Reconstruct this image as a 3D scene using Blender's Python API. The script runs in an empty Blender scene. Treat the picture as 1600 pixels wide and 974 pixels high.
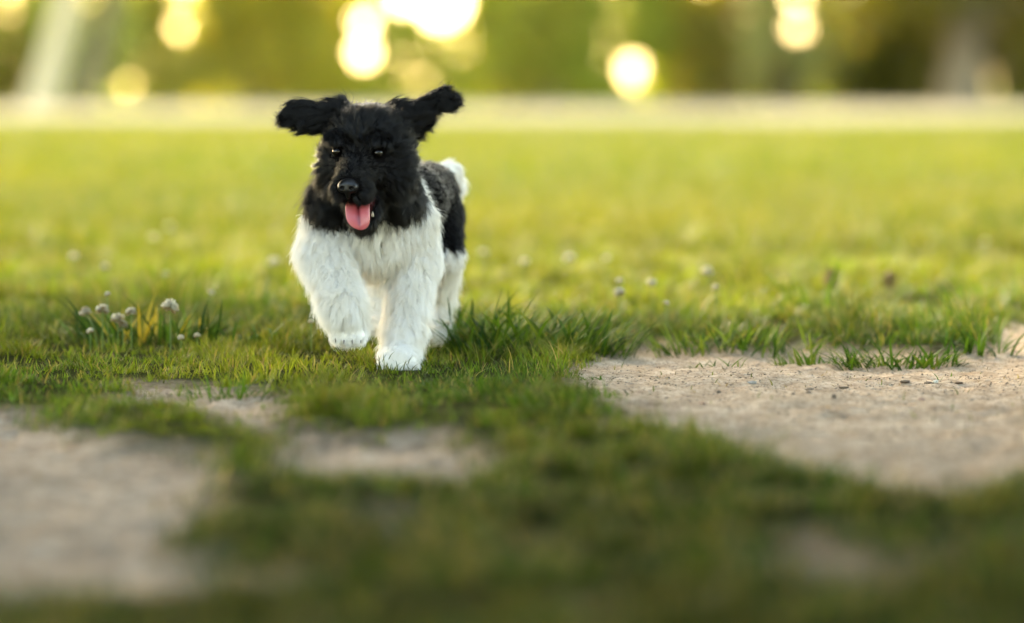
import bpy, math, random
import numpy as np
from mathutils import Vector, Matrix

rng = np.random.default_rng(7)
random.seed(7)
scene = bpy.context.scene
COL = scene.collection

# ------------------------------------------------------------------ camera
CAM_H, FPX, HOR = 0.402, 6000.0, 130.0          # height, focal length in px of the 1600 px photo, horizon row
TILT = math.atan((487 - HOR) / FPX)
cam = bpy.data.cameras.new('camera')
cam_o = bpy.data.objects.new('camera', cam); COL.objects.link(cam_o)
cam.sensor_width = 36.0; cam.lens = 135.0; cam.clip_start = 0.05; cam.clip_end = 3000
cam_o.location = (0, 0, CAM_H); cam_o.rotation_euler = (math.pi/2 - TILT, 0, 0)
cam.dof.use_dof = True; cam.dof.focus_distance = 5.32; cam.dof.aperture_fstop = 2.2
scene.camera = cam_o

# ------------------------------------------------------------------ sky, sun, exposure
SUN_DIR = Vector((-0.42, 0.80, 0.50)).normalized()     # from the place towards the sun
world = bpy.data.worlds.new('World'); scene.world = world; world.use_nodes = True
wn = world.node_tree.nodes; wl = world.node_tree.links
bg = wn['Background']; bg.inputs['Strength'].default_value = 0.15
sky = wn.new('ShaderNodeTexSky'); sky.sky_type = 'NISHITA'; sky.sun_disc = False
sky.sun_elevation = math.asin(SUN_DIR.z)
sky.sun_rotation = math.atan2(SUN_DIR.x, SUN_DIR.y)
sky.dust_density = 1.6; sky.air_density = 1.0; sky.ozone_density = 0.6
wl.new(sky.outputs[0], bg.inputs['Color'])
sun = bpy.data.lights.new('sun', 'SUN'); sun.energy = 2.0; sun.angle = math.radians(3); sun.color = (1.0, 0.95, 0.84)
sun_o = bpy.data.objects.new('sun', sun); COL.objects.link(sun_o)
sun_o.rotation_euler = SUN_DIR.to_track_quat('Z', 'Y').to_euler(); sun_o.location = (4, -6, 9)
scene.view_settings.view_transform = 'Standard'; scene.view_settings.look = 'None'
scene.view_settings.exposure = 3.4; scene.view_settings.gamma = 1.0
scene.view_settings.use_white_balance = True; scene.view_settings.white_balance_temperature = 8700; scene.view_settings.white_balance_tint = 4   # balanced for open shade
scene.render.engine = 'CYCLES'
scene.cycles.use_denoising = True
scene.cycles.max_bounces = 8; scene.cycles.diffuse_bounces = 5; scene.cycles.transparent_max_bounces = 8
scene.cycles.sample_clamp_indirect = 6.0
scene.cycles_curves.shape = 'RIBBONS' if hasattr(scene, 'cycles_curves') else None

# ------------------------------------------------------------------ helpers
ct, st = math.cos(TILT), math.sin(TILT)
def P(u, v, Y):                                  # pixel direction followed out to a chosen depth
    x = (u - 800) / FPX; b = -(v - 487) / FPX
    d = np.array([x, ct + b*st, -st + b*ct]); s = Y / d[1]
    return np.array([0, 0, CAM_H]) + d * s
def G(u, v):                                     # where that direction meets the ground
    x = (u - 800) / FPX; b = -(v - 487) / FPX
    d = np.array([x, ct + b*st, -st + b*ct]); s = -CAM_H / d[2]
    return np.array([0, 0, CAM_H]) + d * s
def proj(x, y, z=0.0):
    dx, dy, dz = x, y, z - CAM_H
    f = dy*ct - dz*st; up = dy*st + dz*ct
    return 800 + FPX*dx/f, 487 - FPX*up/f

def tag(o, label=None, cat=None, group=None, kind=None):
    if label: o['label'] = label
    if cat: o['category'] = cat
    if group: o['group'] = group
    if kind: o['kind'] = kind
    return o
def mesh_np(name, verts, faces_flat, counts, mat, smooth=True, cols=None, parent=None):
    me = bpy.data.meshes.new(name)
    verts = np.asarray(verts, np.float32); faces_flat = np.asarray(faces_flat, np.int32); counts = np.asarray(counts, np.int32)
    me.vertices.add(len(verts)); me.vertices.foreach_set('co', verts.ravel())
    me.loops.add(len(faces_flat)); me.loops.foreach_set('vertex_index', faces_flat)
    me.polygons.add(len(counts))
    st_ = np.zeros(len(counts), np.int32); st_[1:] = np.cumsum(counts)[:-1]
    me.polygons.foreach_set('loop_start', st_)
    me.polygons.foreach_set('use_smooth', np.full(len(counts), smooth))
    me.update(calc_edges=True); me.validate()
    if cols is not None:
        a = me.attributes.new('Col', 'FLOAT_COLOR', 'POINT')
        c = np.ones((len(verts), 4), np.float32); c[:, :cols.shape[1]] = cols
        a.data.foreach_set('color', c.ravel())
    if mat: me.materials.append(mat)
    o = bpy.data.objects.new(name, me); COL.objects.link(o)
    if parent: o.parent = parent
    return o
def empty(name, loc=(0, 0, 0)):
    o = bpy.data.objects.new(name, None); COL.objects.link(o); o.location = loc; o.empty_display_size = 0.05
    return o

class Noise2:                                    # tileable value noise
    def __init__(s, seed, n=256): s.n = n; s.t = np.random.default_rng(seed).random((n, n)).astype(np.float32)
    def __call__(s, x, y):
        xi = np.floor(x).astype(int); yi = np.floor(y).astype(int); fx = x - xi; fy = y - yi
        fx = fx*fx*(3-2*fx); fy = fy*fy*(3-2*fy); n = s.n; t = s.t
        a = t[xi % n, yi % n]; b = t[(xi+1) % n, yi % n]; c = t[xi % n, (yi+1) % n]; d = t[(xi+1) % n, (yi+1) % n]
        return (a*(1-fx)+b*fx)*(1-fy) + (c*(1-fx)+d*fx)*fy - 0.5
    def fbm(s, x, y, o=3):
        r = 0; am = 1.0
        for k in range(o): r = r + am*s(x*2**k + 17.3*k, y*2**k + 5.1*k); am *= 0.5
        return r
N1, N2, N3 = Noise2(1), Noise2(2), Noise2(3)

def new_mat(name):
    m = bpy.data.materials.new(name); m.use_nodes = True
    nt = m.node_tree; b = nt.nodes['Principled BSDF']
    return m, nt, b
def nd(nt, t, **kw):
    n = nt.nodes.new(t)
    for k, v in kw.items(): setattr(n, k, v)
    return n
def simple_mat(name, col, rough=0.6, spec=0.4, noise=None, scale=30):
    m, nt, b = new_mat(name)
    b.inputs['Roughness'].default_value = rough; b.inputs['Specular IOR Level'].default_value = spec
    if noise:
        tc = nd(nt, 'ShaderNodeTexCoord'); n = nd(nt, 'ShaderNodeTexNoise'); n.inputs['Scale'].default_value = scale
        n.inputs['Detail'].default_value = 5
        mx = nd(nt, 'ShaderNodeMix', data_type='RGBA'); mx.inputs[6].default_value = (*col, 1); mx.inputs[7].default_value = (*noise, 1)
        nt.links.new(tc.outputs['Object'], n.inputs['Vector'])
        mr = nd(nt, 'ShaderNodeMapRange'); mr.inputs[1].default_value = 0.35; mr.inputs[2].default_value = 0.65
        nt.links.new(n.outputs['Fac'], mr.inputs[0]); nt.links.new(mr.outputs[0], mx.inputs[0])
        nt.links.new(mx.outputs[2], b.inputs['Base Color'])
    else: b.inputs['Base Color'].default_value = (*col, 1)
    return m
def leaf_mat(name, trans=0.4, tint=(1.15, 1.1, 0.55), rough=0.5, spec=0.35):   # colour comes from the blades themselves
    m, nt, b = new_mat(name)
    at = nd(nt, 'ShaderNodeAttribute', attribute_name='Col')
    nt.links.new(at.outputs['Color'], b.inputs['Base Color'])
    b.inputs['Roughness'].default_value = rough; b.inputs['Specular IOR Level'].default_value = spec
    tr = nd(nt, 'ShaderNodeBsdfTranslucent')
    ml = nd(nt, 'ShaderNodeMix', data_type='RGBA', blend_type='MULTIPLY'); ml.inputs[0].default_value = 1.0
    ml.inputs[7].default_value = (*tint, 1); nt.links.new(at.outputs['Color'], ml.inputs[6]); nt.links.new(ml.outputs[2], tr.inputs['Color'])
    ms = nd(nt, 'ShaderNodeMixShader'); ms.inputs[0].default_value = trans
    nt.links.new(b.outputs[0], ms.inputs[1]); nt.links.new(tr.outputs[0], ms.inputs[2])
    nt.links.new(ms.outputs[0], nt.nodes['Material Output'].inputs['Surface'])
    return m

# ------------------------------------------------------------------ where bare soil shows
DIRT = [
 [(1640,500),(1585,512),(1560,520),(1545,548),(1470,558),(1440,552),(1340,545),(1240,538),(1200,548),(1130,552),(1100,546),(1050,540),(990,545),(950,560),(895,572),(880,586),(930,600),(960,620),(985,645),(1010,656),(1090,660),(1160,676),(1185,700),(1240,720),(1330,738),(1420,752),(1500,752),(1560,740),(1640,715)],
 [(-80,632),(0,640),(60,646),(30,660),(100,682),(190,692),(205,706),(260,714),(340,728),(345,742),(330,758),(280,788),(262,800),(285,830),(310,858),(400,872),(480,880),(470,896),(380,900),(250,895),(100,900),(0,895),(-80,900)],
 [(165,600),(250,603),(330,608),(400,618),(452,632),(440,648),(395,655),(380,648),(345,634),(290,622),(200,614)],
 [(395,650),(470,668),(530,682),(575,692),(640,686),(690,690),(705,702),(745,718),(790,738),(745,748),(700,732),(620,730),(540,726),(470,730),(420,724),(445,712),(515,700),(480,684),(420,668)],
 [(780,846),(850,842),(850,866),(790,868)], [(1200,834),(1280,832),(1280,862),(1210,866)],
 [(560,800),(680,792),(720,800),(640,808)], [(1260,872),(1380,866),(1400,892),(1280,902)], [(1430,846),(1500,844),(1500,860),(1440,864)],
]
DIRT = [np.array(p, float) for p in DIRT]
def in_poly(u, v, poly):
    r = np.zeros(u.shape, bool); n = len(poly)
    for i in range(n):
        x1, y1 = poly[i]; x2, y2 = poly[(i+1) % n]
        if y1 == y2: continue
        r ^= ((y1 > v) != (y2 > v)) & (u < (x2-x1)*(v-y1)/(y2-y1) + x1)
    return r
def dirt_hard(x, y):
    xx = x + 0.04*N1.fbm(x*22, y*22, 3) + .02*N3.fbm(x*75, y*60, 2); yy = y + 0.11*N2.fbm(x*11, y*9, 3) + .07*N1.fbm(x*60+7, y*45, 2)
    u, v = proj(xx, yy)
    hpx = 0.015*FPX/np.maximum(y, 0.5)           # grass at a patch's near edge hides this many rows behind it
    r = np.zeros(u.shape, bool); ok = (y > 1.5) & (y < 8)
    for p in DIRT: r |= in_poly(u, v, p) | in_poly(u, v - hpx, p)
    return r & ok
def dirt_soft(x, y, e=0.025):
    s = 0.0
    for dx, dy in ((0,0),(e,0),(-e,0),(0,2*e),(0,-2*e),(e,2*e),(-e,-2*e)): s = s + dirt_hard(x+dx, y+dy)
    return s/7.0
def ground_z(x, y, dirt):
    near = np.exp(-((x+0.15)**2 + (y-5.4)**2)/0.25)
    z = 0.018*N3.fbm(x*1.7, y*1.3, 2)*(1-near) + 0.006*N1.fbm(x*14, y*14, 3)*(1-0.7*near)
    z = z + 0.012*(1-dirt)*(1-near) - 0.004*dirt
    z = z + dirt*(0.007*N2.fbm(x*30, y*30, 3) + .008*N1.fbm(x*8, y*8, 2)*(1-near))
    return np.where(y < 30, z, 0.02)

# ------------------------------------------------------------------ ground
def graded(a, b, step, lo, hi, f=1.35):
    m = list(np.arange(a, b, step)); s = step; x = m[-1]
    while x < hi: s *= f; x += s; m.append(x)
    s = step; x = m[0]; l = []
    while x > lo: s *= f; x -= s; l.append(x)
    return np.array(l[::-1] + m)
gx = graded(-1.5, 1.5, 0.011, -250, 250); gy = graded(2.5, 7.0, 0.015, -40, 420)
GX, GY = np.meshgrid(gx, gy, indexing='xy'); fx_, fy_ = GX.ravel(), GY.ravel()
gd = dirt_soft(fx_, fy_); gz_ = ground_z(fx_, fy_, gd)
nx_, ny_ = len(gx), len(gy)
idx = np.arange(nx_*ny_).reshape(ny_, nx_)
q = np.stack([idx[:-1, :-1], idx[:-1, 1:], idx[1:, 1:], idx[1:, :-1]], -1).reshape(-1, 4)
m, nt, b = new_mat('soil')
at = nd(nt, 'ShaderNodeAttribute', attribute_name='Col'); tc = nd(nt, 'ShaderNodeTexCoord')
sep = nd(nt, 'ShaderNodeSeparateColor'); nt.links.new(at.outputs['Color'], sep.inputs[0])
n1 = nd(nt, 'ShaderNodeTexNoise'); n1.inputs['Scale'].default_value = 9; n1.inputs['Detail'].default_value = 8; n1.inputs['Roughness'].default_value = 0.65
n2 = nd(nt, 'ShaderNodeTexNoise'); n2.inputs['Scale'].default_value = 170; n2.inputs['Detail'].default_value = 6; n2.inputs['Roughness'].default_value = 0.7
for n in (n1, n2): nt.links.new(tc.outputs['Object'], n.inputs['Vector'])
r1 = nd(nt, 'ShaderNodeValToRGB'); e = r1.color_ramp.elements
e[0].position = 0.3; e[0].color = (0.42, 0.32, 0.235, 1); e[1].position = 0.7; e[1].color = (0.66, 0.535, 0.415, 1)
r2 = nd(nt, 'ShaderNodeValToRGB'); e = r2.color_ramp.elements
e[0].position = 0.36; e[0].color = (0.45, 0.4, 0.36, 1); e[1].position = 0.52; e[1].color = (1, 1, 1, 1)
nt.links.new(n1.outputs['Fac'], r1.inputs[0]); nt.links.new(n2.outputs['Fac'], r2.inputs[0])
mu = nd(nt, 'ShaderNodeMix', data_type='RGBA', blend_type='MULTIPLY'); mu.inputs[0].default_value = 0.8
n4 = nd(nt, 'ShaderNodeTexNoise'); n4.inputs['Scale'].default_value = 42; n4.inputs['Detail'].default_value = 5; n4.inputs['Roughness'].default_value = .7
nt.links.new(tc.outputs['Object'], n4.inputs['Vector']); r4 = nd(nt, 'ShaderNodeValToRGB'); e = r4.color_ramp.elements
e[0].position = .38; e[0].color = (.62, .57, .52, 1); e[1].position = .56; e[1].color = (1, 1, 1, 1); nt.links.new(n4.outputs['Fac'], r4.inputs[0])
m4 = nd(nt, 'ShaderNodeMix', data_type='RGBA', blend_type='MULTIPLY'); m4.inputs[0].default_value = .8; nt.links.new(r1.outputs[0], m4.inputs[6]); nt.links.new(r4.outputs[0], m4.inputs[7])
nt.links.new(m4.outputs[2], mu.inputs[6]); nt.links.new(r2.outputs[0], mu.inputs[7])
th = nd(nt, 'ShaderNodeMix', data_type='RGBA'); th.inputs[6].default_value = (0.018, 0.026, 0.008, 1); th.inputs[7].default_value = (0.045, 0.045, 0.018, 1)
nt.links.new(n1.outputs['Fac'], th.inputs[0])
fm = nd(nt, 'ShaderNodeMix', data_type='RGBA'); fm.inputs[7].default_value = (0.075, 0.10, 0.007, 1)   # far turf seen edge-on
nt.links.new(sep.outputs['Green'], fm.inputs[0]); nt.links.new(th.outputs[2], fm.inputs[6])
mm = nd(nt, 'ShaderNodeMix', data_type='RGBA'); nt.links.new(sep.outputs['Red'], mm.inputs[0])
nt.links.new(fm.outputs[2], mm.inputs[6]); nt.links.new(mu.outputs[2], mm.inputs[7]); nt.links.new(mm.outputs[2], b.inputs['Base Color'])
b.inputs['Roughness'].default_value = 1.0; b.inputs['Specular IOR Level'].default_value = 0.0
bp = nd(nt, 'ShaderNodeBump'); bp.inputs['Strength'].default_value = 0.7; bp.inputs['Distance'].default_value = 0.006
nt.links.new(n2.outputs['Fac'], bp.inputs['Height']); nt.links.new(bp.outputs[0], b.inputs['Normal'])
cols = np.zeros((len(fx_), 3)); cols[:, 0] = gd; cols[:, 1] = np.clip((fy_-9)/8, 0, 1)
ground = mesh_np('ground', np.stack([fx_, fy_, gz_], 1), q.ravel(), np.full(len(q), 4), m, True, cols)
tag(ground, 'lawn soil with bare sandy patches in front of the puppy', None, None, 'structure')

# pale gravel path across the far side of the lawn
pm = simple_mat('pale_gravel', (0.27, 0.235, 0.165), 1.0, 0.0, (0.21, 0.18, 0.125), 3)
px = np.linspace(-60, 60, 80); rows = [np.stack([px, 38+k + (9*N1.fbm(px*.35, px*0+k*.3, 3) if k < 2 else 0) + 1.2*np.sin(px*0.11), np.full(80, 0.03 + (0.02 if 0 < k < 22 else 0))], 1) for k in (0, 1.5, 20, 23)]
pv = np.concatenate(rows); pq = []
for r_ in range(3):
    for i in range(79): pq += [r_*80+i, r_*80+i+1, (r_+1)*80+i+1, (r_+1)*80+i]
tag(mesh_np('path', pv, pq, np.full(len(pq)//4, 4), pm), 'pale gravel path along the far edge of the lawn', kind='structure')

# ------------------------------------------------------------------ grass
def blades(x, y, z, h, w, col, lean=0.5, seg=3, tipcol=None, head=None, curl=1.0):
    n = len(x); a = rng.uniform(0, 2*np.pi, n) if head is None else head
    ln = np.abs(rng.normal(lean, 0.25, n)); dx, dy = np.cos(a), np.sin(a)
    tw = a + np.pi/2 + rng.normal(0, 0.5, n); sx, sy = np.cos(tw), np.sin(tw)
    ts = np.linspace(0, 1, seg+1); V = []
    for k, t in enumerate(ts):
        out = h*(ln*(t*0.35 + 0.65*curl*t*t)); up = h*(t - 0.28*ln*t*t*curl)
        cx, cy, cz = x+dx*out, y+dy*out, z+up
        if k < seg:
            ww = w*0.5*(1 - 0.75*t**1.6)
            V += [np.stack([cx-sx*ww, cy-sy*ww, cz], 1), np.stack([cx+sx*ww, cy+sy*ww, cz], 1)]
        else: V += [np.stack([cx, cy, cz], 1)]
    nv = 2*seg+1; V = np.stack(V, 1).reshape(-1, 3); base = (np.arange(n)*nv)[:, None]
    f = []; cnt = []
    for k in range(seg-1): f.append(base + np.array([2*k, 2*k+1, 2*k+3, 2*k+2])); 
    quads = np.concatenate(f, 1).reshape(-1) if f else np.zeros(0, int)
    tri = (base + np.array([2*seg-2, 2*seg-1, 2*seg])).reshape(-1)
    C = np.repeat(col[:, None, :], nv, 1)
    if tipcol is not None:
        k = rng.random(n) < 0.25
        C[k, -1] = tipcol; C[k, -2] = 0.5*C[k, -2]+0.5*np.array(tipcol); C[k, -3] = 0.5*C[k, -3]+0.5*np.array(tipcol)
    return V, np.concatenate([quads, tri]), np.concatenate([np.full(n*(seg-1), 4), np.full(n, 3)]), C.reshape(-1, 3)
def scatter(y0, y1, dens, marg):
    k = 800/FPX + marg
    xw = k*y1; n = int(dens*2*xw*(y1-y0)); x = rng.uniform(-xw, xw, n); y = rng.uniform(y0, y1, n)
    o = np.abs(x) < k*y; return x[o], y[o]
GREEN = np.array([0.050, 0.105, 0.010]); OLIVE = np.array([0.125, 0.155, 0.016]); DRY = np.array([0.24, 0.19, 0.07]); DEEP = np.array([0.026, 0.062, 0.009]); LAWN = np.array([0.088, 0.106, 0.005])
def blade_cols(x, y):
    n = len(x); t = rng.random((n, 1)); p = np.clip(0.5 + 1.3*N3.fbm(x*3.1, y*1.9, 3), 0, 1)[:, None]
    c = GREEN*(1-p)+OLIVE*p
    c = c*(0.6+0.8*t)
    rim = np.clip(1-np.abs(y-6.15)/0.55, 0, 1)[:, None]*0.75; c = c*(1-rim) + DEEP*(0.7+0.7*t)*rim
    fg = np.clip((4.7-y)/1.1, 0, 1)[:, None]*.95; c = c*(1-fg) + DEEP*(0.5+0.6*t)*fg      # deeper green near the camera, foreground shade put into the blade colour
    far = np.clip((y-6.6)/3.0, 0, 1)[:, None]; p2 = np.clip(0.5 + 1.2*N2.fbm(x*0.9, y*0.45, 3), 0, 1)[:, None]
    lw = LAWN*(0.88+0.24*p2)*(0.8+0.4*t); lw[:, 0] *= (0.86+0.25*p2[:, 0])
    c = c*(1-far)+lw*far
    d = rng.random(n) < np.where(y < 7, .08, .02); c[d] = DRY*(0.6+0.7*rng.random((d.sum(), 1)))
    return c
parts = []
for (y0, y1, dens, marg, w, hlo, hhi, seg, tufts) in ((2.2,4.1,26000,.07,.0023,.012,.028,2,800),(4.1,6.5,24000,.05,.0017,.009,.026,3,620),(6.5,9.0,11000,.08,.0026,.018,.038,2,380),(9,16,2500,.14,.005,.025,.055,2,0),(16,39,400,.20,.012,.03,.07,2,0)):
    if tufts:                                     # blades grow in little tufts and splay out from their middles
        cx, cy = scatter(y0, y1, tufts, marg); nc = len(cx); big = rng.gamma(2.2, .45, nc); pk = rng.choice(nc, int(nc*dens/tufts), p=big/big.sum())
        rr = np.abs(rng.normal(0, .017, len(pk)))*(.6+.5*big[pk]); aa = rng.uniform(0, 2*np.pi, len(pk))
        x, y = cx[pk]+rr*np.cos(aa), cy[pk]+rr*np.sin(aa); hd = aa+rng.normal(0, .7, len(pk)); tone = rng.uniform(.55, 1.4, nc)[pk]; hs = (.42+.42*big[pk])*rng.uniform(.75, 1.25, nc)[pk]
    else:
        x, y = scatter(y0, y1, dens, marg); hd = rng.uniform(0, 6.28, len(x)); tone = np.ones(len(x)); hs = np.ones(len(x))
    ds = dirt_soft(x, y) if y0 < 8 else np.zeros(len(x))
    bald = np.clip(0.85 + 1.4*N1.fbm(x*7+9, y*5+3, 2), 0.35, 1)
    keep = rng.random(len(x)) < np.where(ds > 0.8, 0.006, (1-ds)**1.2)*bald
    x, y, ds, hd, tone, hs = x[keep], y[keep], ds[keep], hd[keep], tone[keep], hs[keep]
    h = rng.uniform(hlo, hhi, len(x))*hs*(1+0.7*N2.fbm(x*5, y*4, 2))
    rim = np.clip(1-np.abs(y-6.05)/0.45, 0, 1); h = h*(1+0.55*rim)*(1-0.5*ds)
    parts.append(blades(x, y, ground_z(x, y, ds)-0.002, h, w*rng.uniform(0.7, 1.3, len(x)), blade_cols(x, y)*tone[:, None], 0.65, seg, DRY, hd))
GRASS = leaf_mat('grass_blade', 0.38, rough=.6, spec=.14)
off = 0; VV, FF3, C3, CC = [], [], [], []
for (V, F, cn, C) in parts: VV.append(V); FF3.append(F+off); C3.append(cn); CC.append(C); off += len(V)
o = mesh_np('grass', np.concatenate(VV), np.concatenate(FF3), np.concatenate(C3), GRASS, True, np.concatenate(CC))
tag(o, 'short green and yellowish lawn grass around the sandy patches', 'grass', None, 'stuff')

# fine grit and crumbs lying on the bare soil
def grit(n, y0, y1, s0, s1, seed):
    r = np.random.default_rng(seed); x = r.uniform(-1.1, 1.1, n*6); y = r.uniform(y0, y1, n*6); k = dirt_hard(x, y); x, y = x[k][:n], y[k][:n]; n = len(x)
    z = ground_z(x, y, np.ones(n)); s = r.uniform(s0, s1, n)*r.uniform(0.5, 1, n)
    base = np.array([[1,0,0],[0,1,0],[-1,0,0],[0,-1,0],[0,0,1],[0,0,-1]], float)
    F = np.array([[0,1,4],[1,2,4],[2,3,4],[3,0,4],[1,0,5],[2,1,5],[3,2,5],[0,3,5]])
    V = base[None]*(1+0.35*r.normal(size=(n, 6, 1)))*s[:, None, None]*np.array([1.2, 1.0, 0.55])
    a = r.uniform(0, 6.28, n); c_, s_ = np.cos(a)[:, None], np.sin(a)[:, None]
    X = V[..., 0]*c_-V[..., 1]*s_; Y = V[..., 0]*s_+V[..., 1]*c_
    V = np.stack([X+x[:, None], Y+y[:, None], V[..., 2]+z[:, None]+0.3*s[:, None]], -1)
    tone = np.where(r.random((n, 1)) < 0.5, [[0.16, 0.12, 0.09]], [[0.42, 0.35, 0.28]])*r.uniform(0.6, 1.2, (n, 1))
    return V.reshape(-1, 3), (F[None]+(np.arange(n)*6)[:, None, None]).reshape(-1), np.full(n*8, 3), np.repeat(tone, 6, 0)
gm, gnt, gb = new_mat('grit'); ga = nd(gnt, 'ShaderNodeAttribute', attribute_name='Col'); gnt.links.new(ga.outputs['Color'], gb.inputs['Base Color']); gb.inputs['Roughness'].default_value = 0.85
g = grit(16000, 3.4, 6.4, 0.0005, 0.0021, 11)
tag(mesh_np('grit', *g[:3], gm, False, g[3]), 'fine dark crumbs and grit strewn over the bare sandy soil', 'grit', None, 'stuff')
# dry straw and clippings lying on the soil and in the turf
sx = rng.uniform(-1.1, 1.1, 9000); sy = rng.uniform(3.2, 6.6, 9000); sd_ = dirt_soft(sx, sy); kp = (sd_ > .15) & (rng.random(9000) < np.where(sd_ > .85, .28, .8)); sx, sy, sd_ = sx[kp], sy[kp], sd_[kp]
sh = rng.uniform(.006, .03, len(sx)); ST = blades(sx, sy, ground_z(sx, sy, sd_)+.003, sh*.22, rng.uniform(.0009, .002, len(sx)), np.array([.30, .22, .12])*rng.uniform(.25, 1.3, (len(sx), 1)), 4.0, 2, None, None, .12)
tag(mesh_np('straw', *ST[:3], GRASS, True, ST[3]), 'dry straw and clippings strewn over the sandy soil', 'straw', None, 'stuff')

# ------------------------------------------------------------------ the puppy
DY = float(G(625, 575)[1])                        # depth of the planted paw
def Q(u, v, dy=0.0): return P(u, v, DY+dy)
def R(px, dy=0.0): return px*(DY+dy)/FPX
class Cone:
    def __init__(s, a, b, r1, r2, **kw): s.a, s.b, s.r1, s.r2 = np.array(a), np.array(b), r1, r2; s.kw = kw
    def d(s, p):
        ab = s.b-s.a; t = np.clip(((p-s.a)@ab)/(ab@ab), 0, 1)
        return np.linalg.norm(p-s.a-t[..., None]*ab, axis=-1) - (s.r1+(s.r2-s.r1)*t)
    def box(s): r = max(s.r1, s.r2); return np.minimum(s.a, s.b)-r, np.maximum(s.a, s.b)+r
class Ell:
    def __init__(s, ctr_, rad_, M=None, **kw): s.c, s.r = np.array(ctr_), np.array(rad_); s.M = np.eye(3) if M is None else np.array(M); s.kw = kw
    def d(s, p):
        l = (p-s.c)@s.M; k0 = np.linalg.norm(l/s.r, axis=-1); k1 = np.linalg.norm(l/s.r**2, axis=-1)
        return k0*(k0-1)/np.maximum(k1, 1e-6)
    def box(s): r = s.r.max(); return s.c-r, s.c+r
def rotm(ax, deg): return np.array(Matrix.Rotation(math.radians(deg), 3, ax))
def surface_nets(f, lo, h):
    s = f < 0; n = f.shape; cs = [c-1 for c in n]
    acc = np.zeros((*cs, 3)); cnt = np.zeros(cs)
    def sl(o): return tuple(slice(o[k], o[k]+cs[k]) for k in range(3))
    corners = [(i, j, k) for i in (0, 1) for j in (0, 1) for k in (0, 1)]
    for a in corners:
        for ax in range(3):
            if a[ax]: continue
            bq = list(a); bq[ax] = 1
            fa, fb = f[sl(a)], f[sl(bq)]; m = (fa < 0) != (fb < 0)
            t = np.where(m, fa/np.where(m, fa-fb, 1), 0)
            for d in range(3): acc[..., d] += m*(a[d] + (t if d == ax else 0))
            cnt += m
    act = cnt > 0; ids = -np.ones(cs, int); ids[act] = np.arange(act.sum())
    I = np.argwhere(act); V = lo + h*(I + acc[act]/cnt[act][:, None])
    F = []
    for ax in range(3):
        o1, o2 = [(1, 2), (2, 0), (0, 1)][ax]
        a = [slice(1, -1)]*3; a[ax] = slice(0, -1); bq = [slice(1, -1)]*3; bq[ax] = slice(1, None)
        sa, sb = s[tuple(a)], s[tuple(bq)]; e = np.argwhere(sa != sb); e[:, o1] += 1; e[:, o2] += 1
        flip = s[e[:, 0], e[:, 1], e[:, 2]]
        def at_(d1, d2):
            c = e.copy(); c[:, o1] += d1; c[:, o2] += d2; return ids[c[:, 0], c[:, 1], c[:, 2]]
        qd = np.stack([at_(-1, -1), at_(0, -1), at_(0, 0), at_(-1, 0)], 1)
        qd[~flip] = qd[~flip][:, ::-1]; F.append(qd)
    F = np.concatenate(F); F = F[(F >= 0).all(1)]
    return V, F
def solid(prims, h, k, pad=0.02):
    lo = np.min([p.box()[0] for p in prims if not p.kw.get('sub')], 0)-pad; hi = np.max([p.box()[1] for p in prims if not p.kw.get('sub')], 0)+pad
    ax = [np.arange(lo[i], hi[i], h) for i in range(3)]
    g = np.stack(np.meshgrid(*ax, indexing='ij'), -1).astype(np.float32); out = np.full(g.shape[:3], .05)
    for pr in prims:                              # each shape is blended in only where it matters
        bl, bh = pr.box(); kk = pr.kw.get('k', k); mg = kk*2+.008
        s = tuple(slice(max(0, int((bl[i]-mg-lo[i])/h)), int((bh[i]+mg-lo[i])/h)+2) for i in range(3))
        o, d = out[s], pr.d(g[s])
        if pr.kw.get('sub'): t = np.clip(0.5-0.5*(o+d)/kk, 0, 1); out[s] = o*(1-t) - d*t + kk*t*(1-t)
        else: t = np.clip(0.5+0.5*(o-d)/kk, 0, 1); out[s] = o*(1-t)+d*t - kk*t*(1-t)
    return surface_nets(out, lo, h)

# the head has a frame of its own: turned a little to its right, towards the photograph's left
HC = Q(575, 226, -0.045); YAW = 12.0
cyw, syw = math.cos(math.radians(YAW)), math.sin(math.radians(YAW))
HX = np.array([cyw, syw*-1.0, 0]); HX = np.array([cyw, -syw*-1, 0])
HX = np.array([cyw, -syw, 0.0]); HF = np.array([-syw, -cyw, 0.0]); HZ = np.array([0, 0, 1.0])
ROLL = math.radians(-1.5)
HX, HZ = HX*math.cos(ROLL)+HZ*math.sin(ROLL), HZ*math.cos(ROLL)-HX*math.sin(ROLL)
HM = np.stack([HX, HF, HZ], 1)
def H(x, y, z): return HC + HX*x + HF*y + HZ*z
dn = np.array([0, 0, -1.0]); bk = np.array([0.25, 0.95, -0.15])
def body(k): return dict(fl=k[0], L=k[1], lift=k[2], c=k[3], **(k[4] if len(k) > 4 else {}))
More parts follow.
